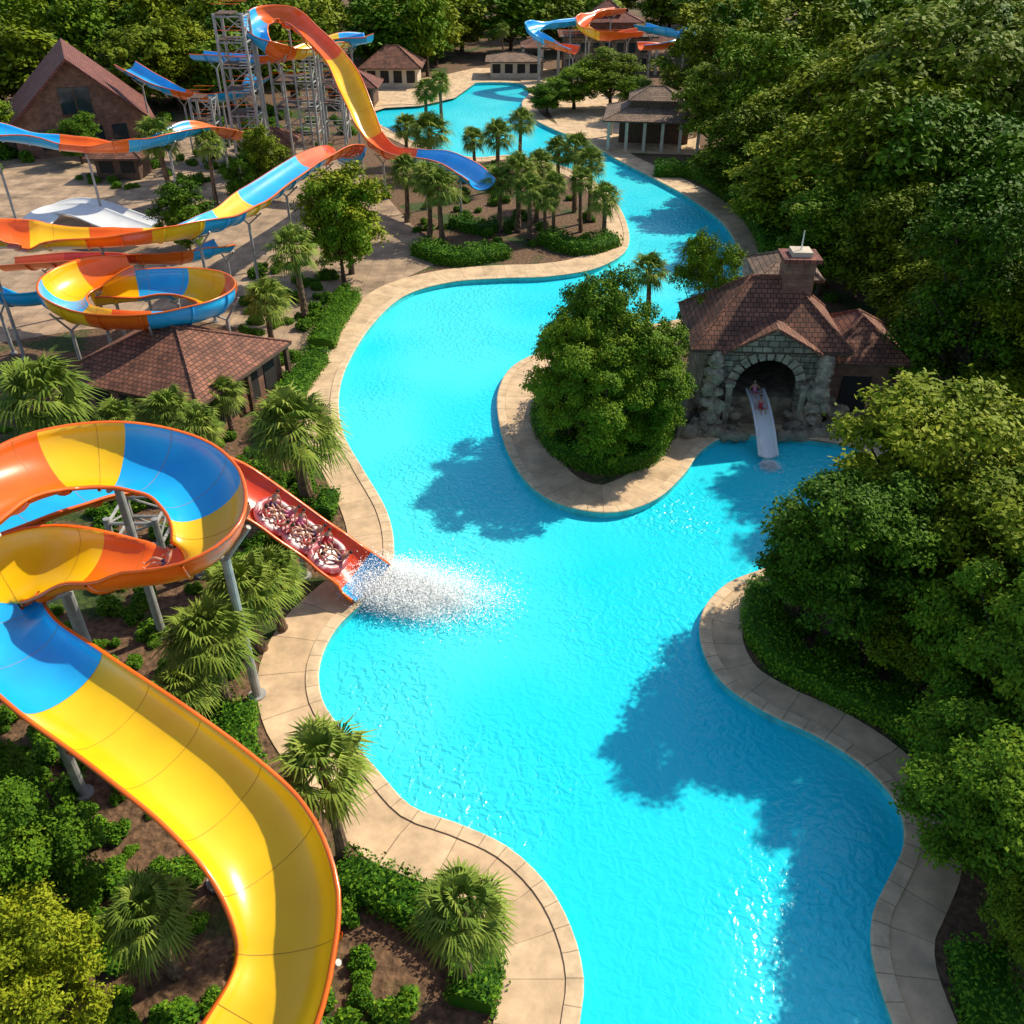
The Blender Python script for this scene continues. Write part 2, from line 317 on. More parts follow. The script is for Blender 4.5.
def tree_proto(name,leafm,nl=26,nc=28,per=38,size=0.2,sig=0.26):
    q=QB(); R=4.0; lob=[]
    for i in range(nl):
        for _ in range(40):
            a=random.uniform(0,2*PI); zz=random.uniform(-1,1); rr=math.sqrt(max(0,1-zz*zz*0.8))*random.uniform(0.45,0.95)
            c=np.array([math.cos(a)*rr*R,math.sin(a)*rr*R,5.4+zz*3.4+random.uniform(-.3,.3)])
            if all(np.linalg.norm(c-l[0])>1.5 for l in lob): break
        lob.append((c,random.uniform(0.6,1.35)))
    lob.append((np.array([0,0,6.6]),1.7)); lob.append((np.array([0.3,0,4.3]),2.0))
    for c,r in lob:
        k=max(10,int(nc*(r/1.1)**1.6)); d=unit(rng.normal(size=(k,3))); d[:,2]=np.where(d[:,2]<-0.4,-d[:,2],d[:,2])
        cc=c+d*r*rng.uniform(0.65,1.3,(k,1))*np.array([1,1,0.75])
        cr_=rng.random(k)*0.75+random.random()*0.25
        C=np.repeat(cc,per,0)+rng.normal(size=(k*per,3))*np.array([sig,sig,sig*0.55])
        N=unit(unit(C-c)*0.45+np.array([0.2,0.15,0.75])+rng.normal(size=C.shape)*0.42)
        V,Q=leafq(C,N,rng.uniform(0.6,1.25,len(C))*size,0.55)
        q.add(V,Q,1,np.clip(np.repeat(cr_,per)*0.7+rng.random(len(C))*0.3,0,1))
    V,Q=tubeq([(0,0,-0.2),(0.08,0.05,1.2),(0.1,-0.1,3),(0,0,5.5)],[0.34,0.25,0.2,0.08]); q.add(V,Q,0)
    for c,r in lob[:14]:
        s=random.uniform(1.6,3.6); mid=np.array([c[0]*0.45,c[1]*0.45,(s+c[2])/2-0.1])
        V,Q=tubeq([(0.05,0,s),tuple(mid),tuple(c)],[0.13,0.08,0.03],6); q.add(V,Q,0)
    return q.mesh(name,[M['bark'],leafm])
TN=[tree_proto('tree_near_%d'%i,M['leaf'] if i!=1 else M['leaf2'],size=0.125,per=52,nc=32) for i in range(4)]
TM=[tree_proto('tree_mid_%d'%i,M['leaf'] if i%2 else M['leaf2'],size=0.19,per=23,nc=27,sig=0.3) for i in range(4)]
TF=[tree_proto('tree_far_%d'%i,M['leaf'] if i%2 else M['leaf2'],size=0.36,per=8,nc=20,sig=0.4) for i in range(3)]
def put(name,me,x,y,z,sx,sy,sz,rot=None,parent=None):
    o=bpy.data.objects.new(name,me); link(o,parent); o.location=(x,y,z); o.scale=(sx,sy,sz)
    o.rotation_euler=(0,0,random.uniform(0,2*PI) if rot is None else rot); return o
def tree(u,vtop,y,wpx,name='broadleaf_tree'):
    p=D(u,vtop,y); H=p.z; dep=y*cP+(CAMH-H*0.6)*sP; w=wpx*dep/F
    x=(u-512)/F*dep; s=w/8.6
    put(name,random.choice(TN if y<60 else TM),x,y,-0.05,s,s,H/9.5)
for t in [(596,276,49.5,105),(636,308,47.5,110),(572,318,46.5,80),(652,348,46,78),(604,345,44.8,100),(708,238,57,72),
  (985,185,50,190),(920,250,60,100),(850,475,29.5,170),(965,395,33,240),(915,440,34,120),(1040,480,28,220),(1000,735,18.5,190),(1020,560,24,170),(1120,560,22,200),(1060,250,46,180),
  (815,520,31.5,90),(930,560,28,140),(1050,860,15,120),(1130,700,18,200),
  (880,85,78,170),(965,100,70,180),(930,15,95,190),(830,50,102,140),(1010,40,86,170),(760,35,120,110),(700,25,142,90),
  (740,108,98,95),(800,120,86,130),(830,190,72,100),(770,165,88,90),(725,150,102,55),(850,150,80,110),(895,190,66,110),(1040,150,62,180),(790,80,106,100),(715,70,120,80),
  (22,812,15.5,140),(20,930,12,150),(-60,760,18,150),(345,168,77,92),(338,182,75,70),(612,52,150,65),(575,60,150,60),(548,78,146,45),(640,75,142,50),
  (420,30,190,60),(440,22,200,60),(395,36,195,50),(8,45,150,70),(170,20,150,80),(130,30,158,80),(205,30,156,60)]:
    tree(*t)
for t in [(180,182,84,60),(265,128,100,50),(75,112,116,46),(240,150,98,40),(185,205,82,40)]: tree(*t,name='ornamental_tree')
forest=empty('forest'); placed=[]
def spaced(x,y,d):
    for a,b_ in placed:
        if abs(a-x)<d and abs(b_-y)<d: return False
    placed.append((x,y)); return True
for i in range(700):
    y=random.uniform(146,275); x=random.uniform(-0.66*y-10,0.66*y+10)
    u=512+F*x/(y*cP+CAMH*sP)
    if y<206 and 455<u<720: continue
    if y<172 and 300<u<460: continue
    if not spaced(x,y,8+(y>220)*1.5): continue
    H=random.uniform(9,14)*(1+0.25*(y>230)); s=random.uniform(1.1,1.7)
    put('forest_tree',random.choice(TF),x,y,-0.1,s,s,H/9.3,parent=forest)
placed=[]
for i in range(110):
    y=random.uniform(62,150); x=random.uniform(0.32*y+16,0.60*y+22)
    if dpool(x,y)<15 or not spaced(x,y,10): continue
    H=random.uniform(7,11); s=random.uniform(0.9,1.4)
    put('forest_tree',random.choice(TM),x,y,-0.1,s,s,H/9.3,parent=forest)
for i in range(60):
    y=random.uniform(118,150); x=random.uniform(-0.72*y-10,-0.56*y+2)
    if not spaced(x,y,6): continue
    H=random.uniform(7,11); s=random.uniform(0.7,1.1)
    put('forest_tree',random.choice(TM),x,y,-0.1,s,s,H/9.3,parent=forest)
# palms
def palm_crown(name,nf=46):
    q=QB(); V=[];Q=[];R=[]
    for i in range(nf):
        a=i*2.39996+random.uniform(-.2,.2); el=math.radians(-42+120*(i/nf)**0.9+random.uniform(-8,8))
        d=np.array([math.cos(a)*math.cos(el),math.sin(a)*math.cos(el),math.sin(el)])
        side=np.array([-math.sin(a),math.cos(a),0]); up=np.cross(d,side)*-1
        if up[2]<0: up=-up
        lp=random.uniform(0.65,1.1); base=d*0.05; hub=d*lp+np.array([0,0,-0.06])
        tv,tq=tubeq([tuple(base),tuple(d*lp*0.5+up*0.05),tuple(hub)],[0.028,0.02,0.014],4); q.add(tv,tq,0,np.full(len(tq),0.7))
        rr=random.random(); nb=18; fr=random.uniform(0.85,1.2); tilt=random.uniform(-.5,.5)
        sd=side*math.cos(tilt)+up*math.sin(tilt)
        for j in range(nb):
            w=math.radians(-98+196*j/(nb-1)+random.uniform(-3,3)); ln=fr*(1.0-0.30*abs(w)/1.7)*random.uniform(.9,1.05)
            dv=d*math.cos(w)+sd*math.sin(w)*1.0; dv/=np.linalg.norm(dv)
            pn=np.cross(dv,up); pn/=np.linalg.norm(pn)+1e-6
            m_=hub+dv*ln*0.5+up*0.07; tip=hub+dv*ln+np.array([0,0,-0.2-random.random()*0.35])*ln
            o=len(V); wd=0.042
            V+=[hub-pn*0.012,hub+pn*0.012,m_+pn*wd,m_-pn*wd,tip+pn*0.005,tip-pn*0.005]
            Q+=[(o,o+1,o+2,o+3),(o+3,o+2,o+4,o+5)]; R+=[rr*0.6+random.random()*0.4]*2
    q.add(np.array(V),np.array(Q),0,np.array(R))
    return q.mesh(name,[M['palm']])
PC=[palm_crown('palm_crown_%d'%i) for i in range(3)]
def palm_trunk_mesh():
    pts=[];rad=[]
    for i in range(25):
        t=i/24; pts.append((0.06*math.sin(t*3),0.04*math.sin(t*2),t)); rad.append(0.2*(1-0.25*t)*(1+0.13*(i%2))+(0.08*(1-t)**8)+(0.05 if t>.85 else 0))
    V,Q=tubeq(pts,rad,10); return mk_quads('palm_trunk',V,Q,[M['pbark']])
PTm=palm_trunk_mesh()
def palm(u,vc,vb,wpx=None,name='fan_palm_tree'):
    g=G(u,vb); p=D(u,vc,g.y); H=max(0.5,p.z); dep=g.y*cP+(CAMH-H)*sP
    x=(u-512)/F*dep; w=(wpx*dep/F if wpx else 3.7); s=w/3.7
    e=empty(name,(x,g.y,0))
    put('trunk',PTm,0,0,-0.05,s,s,H+0.05,rot=0,parent=e)
    put('crown',random.choice(PC),0.06*0.14*s,0.04*0.9*s,H,s,s,s,parent=e)
    e.rotation_euler=(random.uniform(-.05,.05),random.uniform(-.05,.05),random.random()*6)
for t in [(328,768,858,118),(462,905,985,112),(150,912,975,105),(212,640,712,110),(248,588,650,95),(272,575,630,80),(185,690,745,80),(297,430,500,112),(195,428,478,60),(168,412,462,66),(48,398,470,118),(225,395,430,50),
  (296,250,318,62),(265,300,350,56),(160,138,208,54),(205,145,205,38),(425,92,122,34),(440,84,125,32),(430,132,176,52),(405,128,165,36),(498,135,190,42),(518,172,232,50),(500,182,232,46),(537,165,222,40),(558,152,205,40),(577,150,212,44),(592,162,222,40),
  (520,122,160,36),(440,188,242,50),(404,172,222,44),(427,178,236,44),(606,200,240,44),(530,190,240,40),(545,200,238,34),(652,272,330,50),(503,30,62,18),(475,140,182,34),(555,185,236,34),(583,180,232,36),(120,420,470,60)]:
    palm(*t)
def bush_proto(name,size=0.11,n=1800):
    q=QB(); cs=[(0,0,0.35,0.5)]+[(random.uniform(-.5,.5),random.uniform(-.5,.5),random.uniform(.2,.55),random.uniform(.25,.42)) for _ in range(6)]
    for x,y,z,r in cs:
        k=n//7; d=unit(rng.normal(size=(k,3))); C=np.array([x,y,z])+d*r*rng.uniform(0.7,1.2,(k,1)); C[:,2]=np.abs(C[:,2])
        N=unit(d*0.5+np.array([0,0,.7])+rng.normal(size=(k,3))*0.45); V,Q=leafq(C,N,rng.uniform(.6,1.2,k)*size,0.5); q.add(V,Q,0,rng.random(k))
    return q.mesh(name,[M['hedge']])
BP=[bush_proto('bush_mesh_%d'%i) for i in range(4)]
def hedge(pts,w,h,name='clipped_hedge',size=0.085,dens=130):
    P=[list(G(u,v)) for u,v in pts]; R,_=cr(P,False,0.25); q=QB(); n=len(R)
    t=np.gradient(R[:,:2],axis=0); t/=np.linalg.norm(t,axis=1)[:,None]; nn=np.column_stack([-t[:,1],t[:,0]])
    sec=[(-.48,0),(-.5,.6),(-.38,.93),(0,1.0),(.38,.93),(.5,.6),(.48,0)]
    V=[];Q=[]
    for i in range(n):
        for a,z in sec:
            V.append((R[i,0]+nn[i,0]*a*w*0.92,R[i,1]+nn[i,1]*a*w*0.92,z*h*0.9-0.02))
    for i in range(n-1):
        for k in range(6): Q.append((i*7+k,i*7+k+1,(i+1)*7+k+1,(i+1)*7+k))
    for i in (0,n-1):
        b0=i*7; Q.append((b0,b0+1,b0+5,b0+6)); Q.append((b0+1,b0+2,b0+4,b0+5))
    q.add(np.array(V),np.array(Q),0,np.full(len(Q),0.1))
    ln=0.25*n; k=int(ln*(w+2*h)*dens); ii=rng.integers(0,n,k); s=rng.uniform(-1,1,k); per=(w+2*h)/2; dd=s*per
    a=np.where(np.abs(dd)<w/2,dd,np.sign(dd)*w/2); z=np.where(np.abs(dd)<w/2,h,h-(np.abs(dd)-w/2)); z=np.where(np.abs(a)>w*0.4,z-0.06*h,z)
    wob=0.12*np.sin(ii*0.31)+0.08*np.sin(ii*0.83+1)
    C=np.column_stack([R[ii,0]+nn[ii,0]*a,R[ii,1]+nn[ii,1]*a,z*(1+wob)])+rng.normal(size=(k,3))*0.07+np.column_stack([t[ii,0],t[ii,1],0*a])*rng.uniform(-.15,.15,(k,1)); C[:,2]=np.maximum(C[:,2],0.02)
    N=unit(np.column_stack([nn[ii,0]*np.sign(a)*(z<h*0.9),nn[ii,1]*np.sign(a)*(z<h*.9),np.full(k,0.7)])+rng.normal(size=(k,3))*0.45)
    V,Q=leafq(C,N,rng.uniform(.6,1.2,k)*size,0.55); q.add(V,Q,0,rng.random(k))
    return link(bpy.data.objects.new(name,q.mesh(name,[M['hedge']])))
hedge([(552,398),(548,425),(565,452),(600,466),(640,460),(657,432),(655,410)],2.0,1.3)
hedge([(318,362),(300,385),(285,412),(270,440)],1.8,1.1)
hedge([(350,300),(330,330),(322,350)],2.0,1.0)
hedge([(330,500),(322,520)],1.2,0.9)
hedge([(240,715),(236,745),(250,785)],1.5,0.9)
hedge([(205,715),(225,700)],1.2,0.9)
hedge([(345,880),(395,900),(440,925),(478,965),(470,1010)],1.5,0.9)
hedge([(765,598),(760,630),(785,665),(830,690),(885,715),(930,745),(965,790)],1.7,1.1)
hedge([(420,252),(455,262),(505,255)],2.6,1.2,size=0.12,dens=60)
hedge([(545,242),(580,252),(612,244)],2.4,1.2,size=0.12,dens=60)
hedge([(455,225),(480,232),(500,228)],2.0,1.0,size=0.12,dens=60)
hedge([(655,175),(700,178),(740,205),(768,240),(775,275)],2.6,1.6,size=0.12,dens=60)
hedge([(455,167),(480,177),(500,174)],2.4,1.0,size=0.12,dens=60)
hedge([(975,960),(985,1010),(1000,1060)],1.7,1.1)
shrubs=empty('shrubbery')
beds=[([(-250,640),(150,640),(235,660),(232,700),(240,780),(300,850),(420,915),(465,985),(455,1150),(-200,1300)],750,(0.35,0.9)),
 ([(60,430),(280,440),(330,490),(335,530),(285,590),(240,650),(60,640),(-120,520)],330,(0.4,0.9)),
 ([(250,270),(320,260),(350,285),(300,350),(265,395),(240,330)],110,(0.5,1.0)),
 ([(60,180),(230,150),(330,165),(220,185),(120,190)],70,(0.6,1.2)),
 ([(400,150),(460,160),(560,170),(600,195),(615,235),(560,250),(430,245),(385,200)],110,(0.5,1.0)),
 ([(770,600),(1060,560),(1200,700),(1150,1100),(1000,1100),(985,900),(960,780),(790,670)],260,(0.5,1.0)),
 ([(880,400),(1100,380),(1100,560),(900,540)],60,(0.6,1.2)),
 ([(560,385),(650,385),(655,430),(600,450),(556,430)],50,(0.5,0.9)),
 ([(760,150),(1000,150),(1100,400),(880,400),(790,300)],100,(0.8,1.6)),
 ([(-80,350),(90,380),(90,440),(-80,440)],50,(0.5,0.9)),
 ([(-100,110),(60,100),(330,90),(380,110),(340,150),(-100,190)],120,(0.8,1.8))]
for bp_,n,(s0,s1) in beds:
    P=pxpoly(bp_); a=np.array(P)
    for i in range(n):
        x=random.uniform(a[:,0].min(),a[:,0].max()); y=random.uniform(a[:,1].min(),a[:,1].max())
        if not inpoly(x,y,P) or dpool(x,y)<3.4 or inpoly(x,y,Pxy): continue
        s=random.uniform(s0,s1); put('shrub',random.choice(BP),x,y,-0.03,s,s*random.uniform(.8,1.2),s*random.uniform(.7,1.3),parent=shrubs)
# ---------------------------------------------------------------- slides
def flume(name,ctrl,w,h,sup=5.0,sr=0.13,outer='orange',step=0.35,rib=2.4,bank=2.0,rim=None,zmin=0.9):
    P=[list(p) for p,c in ctrl]; cols=[c for p,c in ctrl]
    R,seg=cr(P,False,step); n=len(R)
    T=np.gradient(R,axis=0); T/=np.linalg.norm(T,axis=1)[:,None]
    Th=T.copy(); Th[:,2]=0; Th/=np.linalg.norm(Th,axis=1)[:,None]
    ds=np.linalg.norm(np.gradient(R,axis=0),axis=1)
    ang=np.unwrap(np.arctan2(Th[:,1],Th[:,0])); k=np.gradient(ang)/ds; ker=np.ones(9)/9; k=np.convolve(np.pad(k,4,'edge'),ker,'valid')
    bk=np.clip(k*bank,-0.42,0.42)
    S=np.column_stack([-Th[:,1],Th[:,0],np.zeros(n)])
    U=np.cross(T,S); U/=np.linalg.norm(U,axis=1)[:,None]; U*=np.sign(U[:,2])[:,None]
    c,s_=np.cos(bk)[:,None],np.sin(bk)[:,None]
    S2=S*c-U*s_; U2=U*c+S*s_
    K=14; th=math.radians(82); prof=[]
    for i in range(K+1):
        a=(-1+2*i/K)*th; prof.append((w/2*math.sin(a)/math.sin(th),h*(1-math.cos(a))/(1-math.cos(th)),0))
    lip=[(w/2+0.13,h+0.0,1),(w/2+0.13,h-0.1,1),(w/2+0.06,h-0.1,2)]
    out=[]
    for i in range(K,-1,-1):
        a=(-1+2*i/K)*th; x=(w/2+0.06)*math.sin(a)/math.sin(th); z=-0.06+(h)*(1-math.cos(a))/(1-math.cos(th)); out.append((x,min(z,h-0.1),2))
    lip2=[(-w/2-0.13,h-0.1,1),(-w/2-0.13,h,1)]
    pr=prof+lip+out[1:-1]+[(-w/2-0.06,h-0.1,2)]+lip2
    m=len(pr); X=np.array([p[0] for p in pr]); Z_=np.array([p[1] for p in pr])
    V=(R[:,None,:]+S2[:,None,:]*X[None,:,None]+U2[:,None,:]*Z_[None,:,None]).reshape(-1,3)
    mats=['yellow','orange','red','blue','white','seam']; q=MB()
    for kk in mats: q.mi(kk)
    q.v=[tuple(v) for v in V]
    for i in range(n-1):
        col=mats.index(cols[seg[i]]); oc=mats.index(outer) if outer else col; rc=mats.index(rim) if rim else oc
        for j in range(m):
            j2=(j+1)%m
            if j<K: mi=col
            elif pr[j][2]==1 or pr[j2][2]==1 or j==K or j2==0: mi=rc
            else: mi=oc
            q.f.append([i*m+j,(i+1)*m+j,(i+1)*m+j2,i*m+j2]); q.m.append(mi)
    acc=0; nxt=rib; a=K+1
    for i in range(1,n-1):
        acc+=ds[i]
        if acc>nxt:
            nxt+=rib; o=len(q.v)
            for dx in (-0.05,0.05):
                for (x,z) in [( (w/2+e)*math.sin((-1+2*jj/K)*th)/math.sin(th), -e+h*(1-math.cos((-1+2*jj/K)*th))/(1-math.cos(th))) for e in (0.05,0.15) for jj in range(K+1)]:
                    z=min(z,h-0.02); q.v.append(tuple(R[i]+T[i]*dx+S2[i]*x+U2[i]*z))
            oc=mats.index(outer) if outer else mats.index(cols[seg[i]])
            for jj in range(K):
                q.f.append([o+a+jj,o+a+jj+1,o+3*a+jj+1,o+3*a+jj]); q.m.append(oc)
                q.f.append([o+jj,o+a+jj,o+a+jj+1,o+jj+1][::-1]); q.m.append(oc)
                q.f.append([o+2*a+jj,o+3*a+jj,o+3*a+jj+1,o+2*a+jj+1]); q.m.append(oc)
            if cols[seg[i]]!='white':
                o=len(q.v)
                for dx in (-0.009,0.009):
                    for jj in range(K+1):
                        aa=(-1+2*jj/K)*th; q.v.append(tuple(R[i]+T[i]*dx+S2[i]*((w/2-0.006)*math.sin(aa)/math.sin(th))+U2[i]*(0.006+h*(1-math.cos(aa))/(1-math.cos(th)))))
                for jj in range(K): q.f.append([o+jj,o+a+jj,o+a+jj+1,o+jj+1]); q.m.append(5)
    e=empty(name); q.obj('flume',e,smooth=True,uv=False)
    sb=MB(); acc=sup*0.5
    for i in range(n):
        acc+=ds[i]
        if acc>=sup:
            acc=0; p=R[i]
            if p[2]<zmin or inpoly(p[0],p[1],Pxy) : continue
            zt=p[2]-0.12
            sb.cyl((p[0],p[1],-0.1),(p[0],p[1],max(0.3,zt-0.75)),sr,sr*0.9,'steel',12)
            sb.cyl((p[0],p[1],0.0),(p[0],p[1],0.12),sr*1.9,sr*1.9,'steel',12)
            for sg in(-1,1):
                a_=Vector((p[0],p[1],max(0.25,zt-0.8))); b_=Vector(p+S2[i]*sg*w*0.42+U2[i]*(h*0.22-0.1))
                sb.cyl(a_,b_,sr*0.55,sr*0.5,'steel',8)
            sb.cyl(Vector(p+S2[i]*w*0.3-U2[i]*0.12),Vector(p-S2[i]*w*0.3-U2[i]*0.12),sr*0.4,sr*0.4,'steel',8)
    if sb.v: sb.obj('support_columns',e,smooth=False,uv=False)
    return e,R,T,S2,U2
def Z(u,v,z): return G(u,v,z)
A=[(Z(-90,590,10.2),'yellow'),(Z(-50,545,10.0),'orange'),(Z(0,502,9.7),'orange'),(Z(55,474,9.4),'yellow'),(Z(122,466,9.1),'blue'),(Z(184,480,8.8),'blue'),(Z(217,510,8.5),'yellow'),(Z(219,547,8.2),'yellow'),
   (Z(190,574,7.9),'orange'),(Z(140,583,7.6),'orange'),(Z(88,576,7.4),'yellow'),(Z(35,575,7.1),'yellow'),(Z(-12,600,6.9),'blue'),(Z(8,652,6.6),'blue'),(Z(68,698,6.2),'yellow'),(Z(148,754,5.7),'yellow'),(Z(217,807,5.2),'yellow'),(Z(268,854,4.8),'yellow'),
   (Z(296,902,4.4),'yellow'),(Z(303,950,4.0),'yellow'),(Z(290,1005,3.7),'yellow'),(Z(256,1070,3.3),'yellow'),(Z(215,1140,3.0),'yellow')]
flume('raft_water_slide',A,3.0,0.85,sup=6.9,sr=0.2,outer='orange',bank=1.6,zmin=1)
B=[(Z(-40,545,7.0),'blue'),(Z(10,528,6.8),'blue'),(Z(60,508,6.6),'blue'),(Z(108,492,6.3),'blue'),(Z(160,480,5.9),'blue'),(Z(212,484,5.2),'red'),(Z(252,506,4.0),'red'),(Z(292,534,2.6),'red'),(Z(330,561,1.3),'red'),(Z(352,577,0.5),'blue'),(Z(370,590,0.1),'blue')]
_,RB,TB,SB,UB=flume('splash_water_slide',B,2.7,0.7,sup=6,sr=0.17,outer='orange',bank=1.2,zmin=1.4)
def DD(lst): return [(D(u,v,y),c) for u,v,y,c in lst]
flume('open_flume_water_slide',DD([(-70,250,57,'yellow'),(0,244,60,'orange'),(30,246,61,'yellow'),(90,247,62,'orange'),(150,243,63.5,'yellow'),(195,236,66,'blue'),(232,223,70.5,'yellow'),(256,206,75,'blue'),(285,186,80,'blue'),(312,168,85,'orange'),(338,156,91,'red'),(352,158,97,'blue'),(350,166,102,'blue')]),3.0,1.0,sup=7,outer=None,rim='orange')
ring=[]
for i in range(12):
    a=math.radians(110+i*36); zz=5.9-i*0.15
    ring.append((Vector((-24.8+5.3*math.cos(a),56.9+4.1*math.sin(a),zz)),['orange','yellow','blue','yellow','orange','blue','blue'][i%7]))
flume('spiral_water_slide',ring,2.8,1.0,sup=6,outer=None,rim='orange')
flume('tube_ride_water_slide',DD([(-60,128,86,'blue'),(-10,137,88,'blue'),(30,144,89,'blue'),(60,149,90,'orange'),(95,152,91,'orange'),(128,152,92,'blue'),(165,144,95,'blue'),(200,133,100,'orange'),(235,140,104,'blue')]),3.0,0.95,sup=8,outer=None,rim='orange')
flume('looping_water_slide',DD([(370,42,124,'blue'),(345,46,122,'yellow'),(320,52,118,'yellow'),(290,60,113,'orange'),(265,52,111,'blue'),(253,36,113,'blue'),(264,22,117,'orange'),(288,22,118,'orange'),(308,38,114,'orange'),(330,60,110,'yellow'),(348,85,107,'yellow'),(358,112,104,'yellow'),(368,138,102,'orange'),(385,156,100,'orange'),(410,162,98,'blue'),(440,165,95,'blue'),(465,176,91,'blue'),(482,190,87,'blue')]),2.7,1.0,sup=6,outer=None,rim='orange')
flume('high_water_slide',DD([(126,70,128,'blue'),(150,84,124,'blue'),(178,97,121,'orange'),(212,102,120,'blue'),(245,96,121,'blue'),(262,80,124,'orange')]),2.8,0.9,sup=8,outer=None,rim='orange')
flume('crossing_water_slide',DD([(198,60,126,'blue'),(225,62,124,'blue'),(262,64,122,'orange'),(300,58,121,'blue'),(335,48,121,'blue'),(366,43,122,'orange')]),2.6,0.9,sup=6,outer=None,rim='orange')
flume('low_water_slide',[(D(-40,292,62),'blue'),(D(10,305,60),'blue'),(D(50,302,60.5),'blue'),(D(85,285,63),'blue')],2.0,0.8,sup=8,outer=None)
flume('red_body_slide',DD([(10,270,68,'orange'),(60,266,67,'red'),(100,265,66,'red'),(140,264,65.5,'orange'),(190,262,67,'blue'),(225,250,71,'blue')]),1.9,0.7,sup=8,outer=None,rim='orange')
flume('white_racing_slide',DD([(36,226,86,'white'),(56,212,89,'white'),(85,214,88,'white'),(112,224,86,'white'),(140,234,84,'white')]),3.2,0.35,sup=30,outer='white',bank=0)
flume('white_racing_slide',DD([(48,215,93,'white'),(70,204,94,'white'),(98,207,92,'white'),(128,218,90,'white'),(150,226,88,'white')]),2.2,0.3,sup=30,outer='white',bank=0)
flume('white_body_slide',[(Vector((15.5,50.9,1.8)),'white'),(Vector((15.5,49.3,1.6)),'white'),(Vector((15.5,47.6,0.95)),'white'),(Vector((15.5,46.5,0.3)),'white'),(Vector((15.45,45.7,0.0)),'white')],0.95,0.22,sup=30,outer='white',rib=9)
def tower(name,u,vb,vt,wd,lv=5,deck=True):
    g=G(u,vb); H=D(u,vt,g.y).z; e=empty(name,(g.x,g.y,0)); q=MB(); h_=wd/2
    for sx in(-1,1):
        for sy in(-1,1): q.cyl((sx*h_,sy*h_,0),(sx*h_,sy*h_,H),0.17,0.17,'steel',10)
    for l in range(1,lv+1):
        z=H*l/lv-0.3
        for a,b_ in(((-h_,-h_),(h_,-h_)),((h_,-h_),(h_,h_)),((h_,h_),(-h_,h_)),((-h_,h_),(-h_,-h_))):
            q.cyl((*a,z),(*b_,z),0.09,0.09,'steel',6); q.cyl((*a,z-H/lv+.3),(*b_,z),0.06,0.06,'steel',6)
    q.obj('frame',e,uv=False)
    if deck:
        d=MB()
        for l in range(2,lv+1,1):
            z=H*l/lv-0.1
            d.box(-h_,h_*0.2,-h_,h_,z,z+0.1,'wood')
            n=9
            for i in range(n):
                t=i/n; d.box(h_*0.25,h_,-h_+wd*t,-h_+wd*(t+0.9/n),z-H/lv*(1-t),z-H/lv*(1-t)+0.06,'steel')
            for yy in(-h_,h_): d.cyl((-h_,yy,z+1.0),(h_,yy,z+1.0),0.04,0.04,'orange',6)
        d.obj('stairs_and_decks',e,uv=False)
    return e
tower('slide_tower',257,178,12,3.0,7)
tower('slide_tower',305,150,52,5.0,4)
tower('slide_tower',338,140,60,3.0,4)
tower('slide_tower',215,165,96,2.5,3)
tower('slide_platform_frame',150,545,505,2.4,2,False)
# ---------------------------------------------------------------- buildings
def arch_wall(q,x0,x1,y0,y1,H,aw,ah,k,n=14):
    r=aw/2; zs=ah-r; xm=(x0+x1)/2
    q.box(x0,xm-r,y0,y1,0,H,k); q.box(xm+r,x1,y0,y1,0,H,k)
    for i in range(n):
        a0=PI-PI*i/n; a1=PI-PI*(i+1)/n
        X0,Z0,X1,Z1=xm+r*math.cos(a0),zs+r*math.sin(a0),xm+r*math.cos(a1),zs+r*math.sin(a1)
        q.add([(X0,y0,Z0),(X1,y0,Z1),(X1,y0,H),(X0,y0,H),(X0,y1,Z0),(X1,y1,Z1),(X1,y1,H),(X0,y1,H)],[(0,1,2,3),(5,4,7,6),(0,4,5,1),(3,2,6,7)],k)
    m_=13
    for i in range(m_):
        a0=PI*i/m_+0.03; a1=PI*(i+1)/m_-0.03; vs=[]
        for yy in(y0-0.16,y0+0.2):
            for a,rr in((a0,r-0.05),(a1,r-0.05),(a1,r+0.55),(a0,r+0.55)): vs.append((xm+rr*math.cos(a),yy,zs+rr*math.sin(a)))
        q.add(vs,[(0,1,2,3),(7,6,5,4),(0,4,5,1),(1,5,6,2),(2,6,7,3),(3,7,4,0)],'rock2')
e=empty('stone_grotto_house',(15.9,50.2,0),math.radians(-3))
q=MB(); arch_wall(q,-4.0,4.0,0,0.5,4.9,3.9,4.4,'stone'); q.box(-4.0,-3.5,0.5,6.5,0,4.9,'stone'); q.box(3.5,4.0,0.5,6.5,0,4.9,'stone'); q.box(-3.5,3.5,6.0,6.5,0,4.9,'stone'); q.obj('walls',e)
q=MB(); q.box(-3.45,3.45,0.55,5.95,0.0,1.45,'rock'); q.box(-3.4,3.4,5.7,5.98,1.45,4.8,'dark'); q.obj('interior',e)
q=MB(); q.hip(-4.9,4.9,-0.2,7.3,4.95,3.4,'darkroof'); q.obj('roof',e)
q=MB(); q.gable(-2.7,2.7,-0.35,2.6,4.95,1.5,'darkroof','stone',oh=0.3); q.obj('entrance_gable',e)
q=MB()
for sx in(-1,1):
    for z_ in range(34):
        h_=random.random()**1.1*4.6; sp=1.0-0.75*h_/4.6; r_=random.uniform(.28,.55)
        q.sphere((sx*(3.3+random.uniform(-.5,.75)*sp-0.05),-0.15-random.uniform(0,1.3)*sp,h_),r_,'rock2',9,(random.uniform(.8,1.2),.9,random.uniform(.6,.95)),0.2)
    q.box(sx*2.3-0.19,sx*2.3+0.19,-0.6,-0.17,0,2.7,'rock2'); q.box(sx*2.3-0.28,sx*2.3+0.28,-0.68,-0.17,2.7,2.92,'rock2')
q.obj('rock_pillars',e,uv=False)
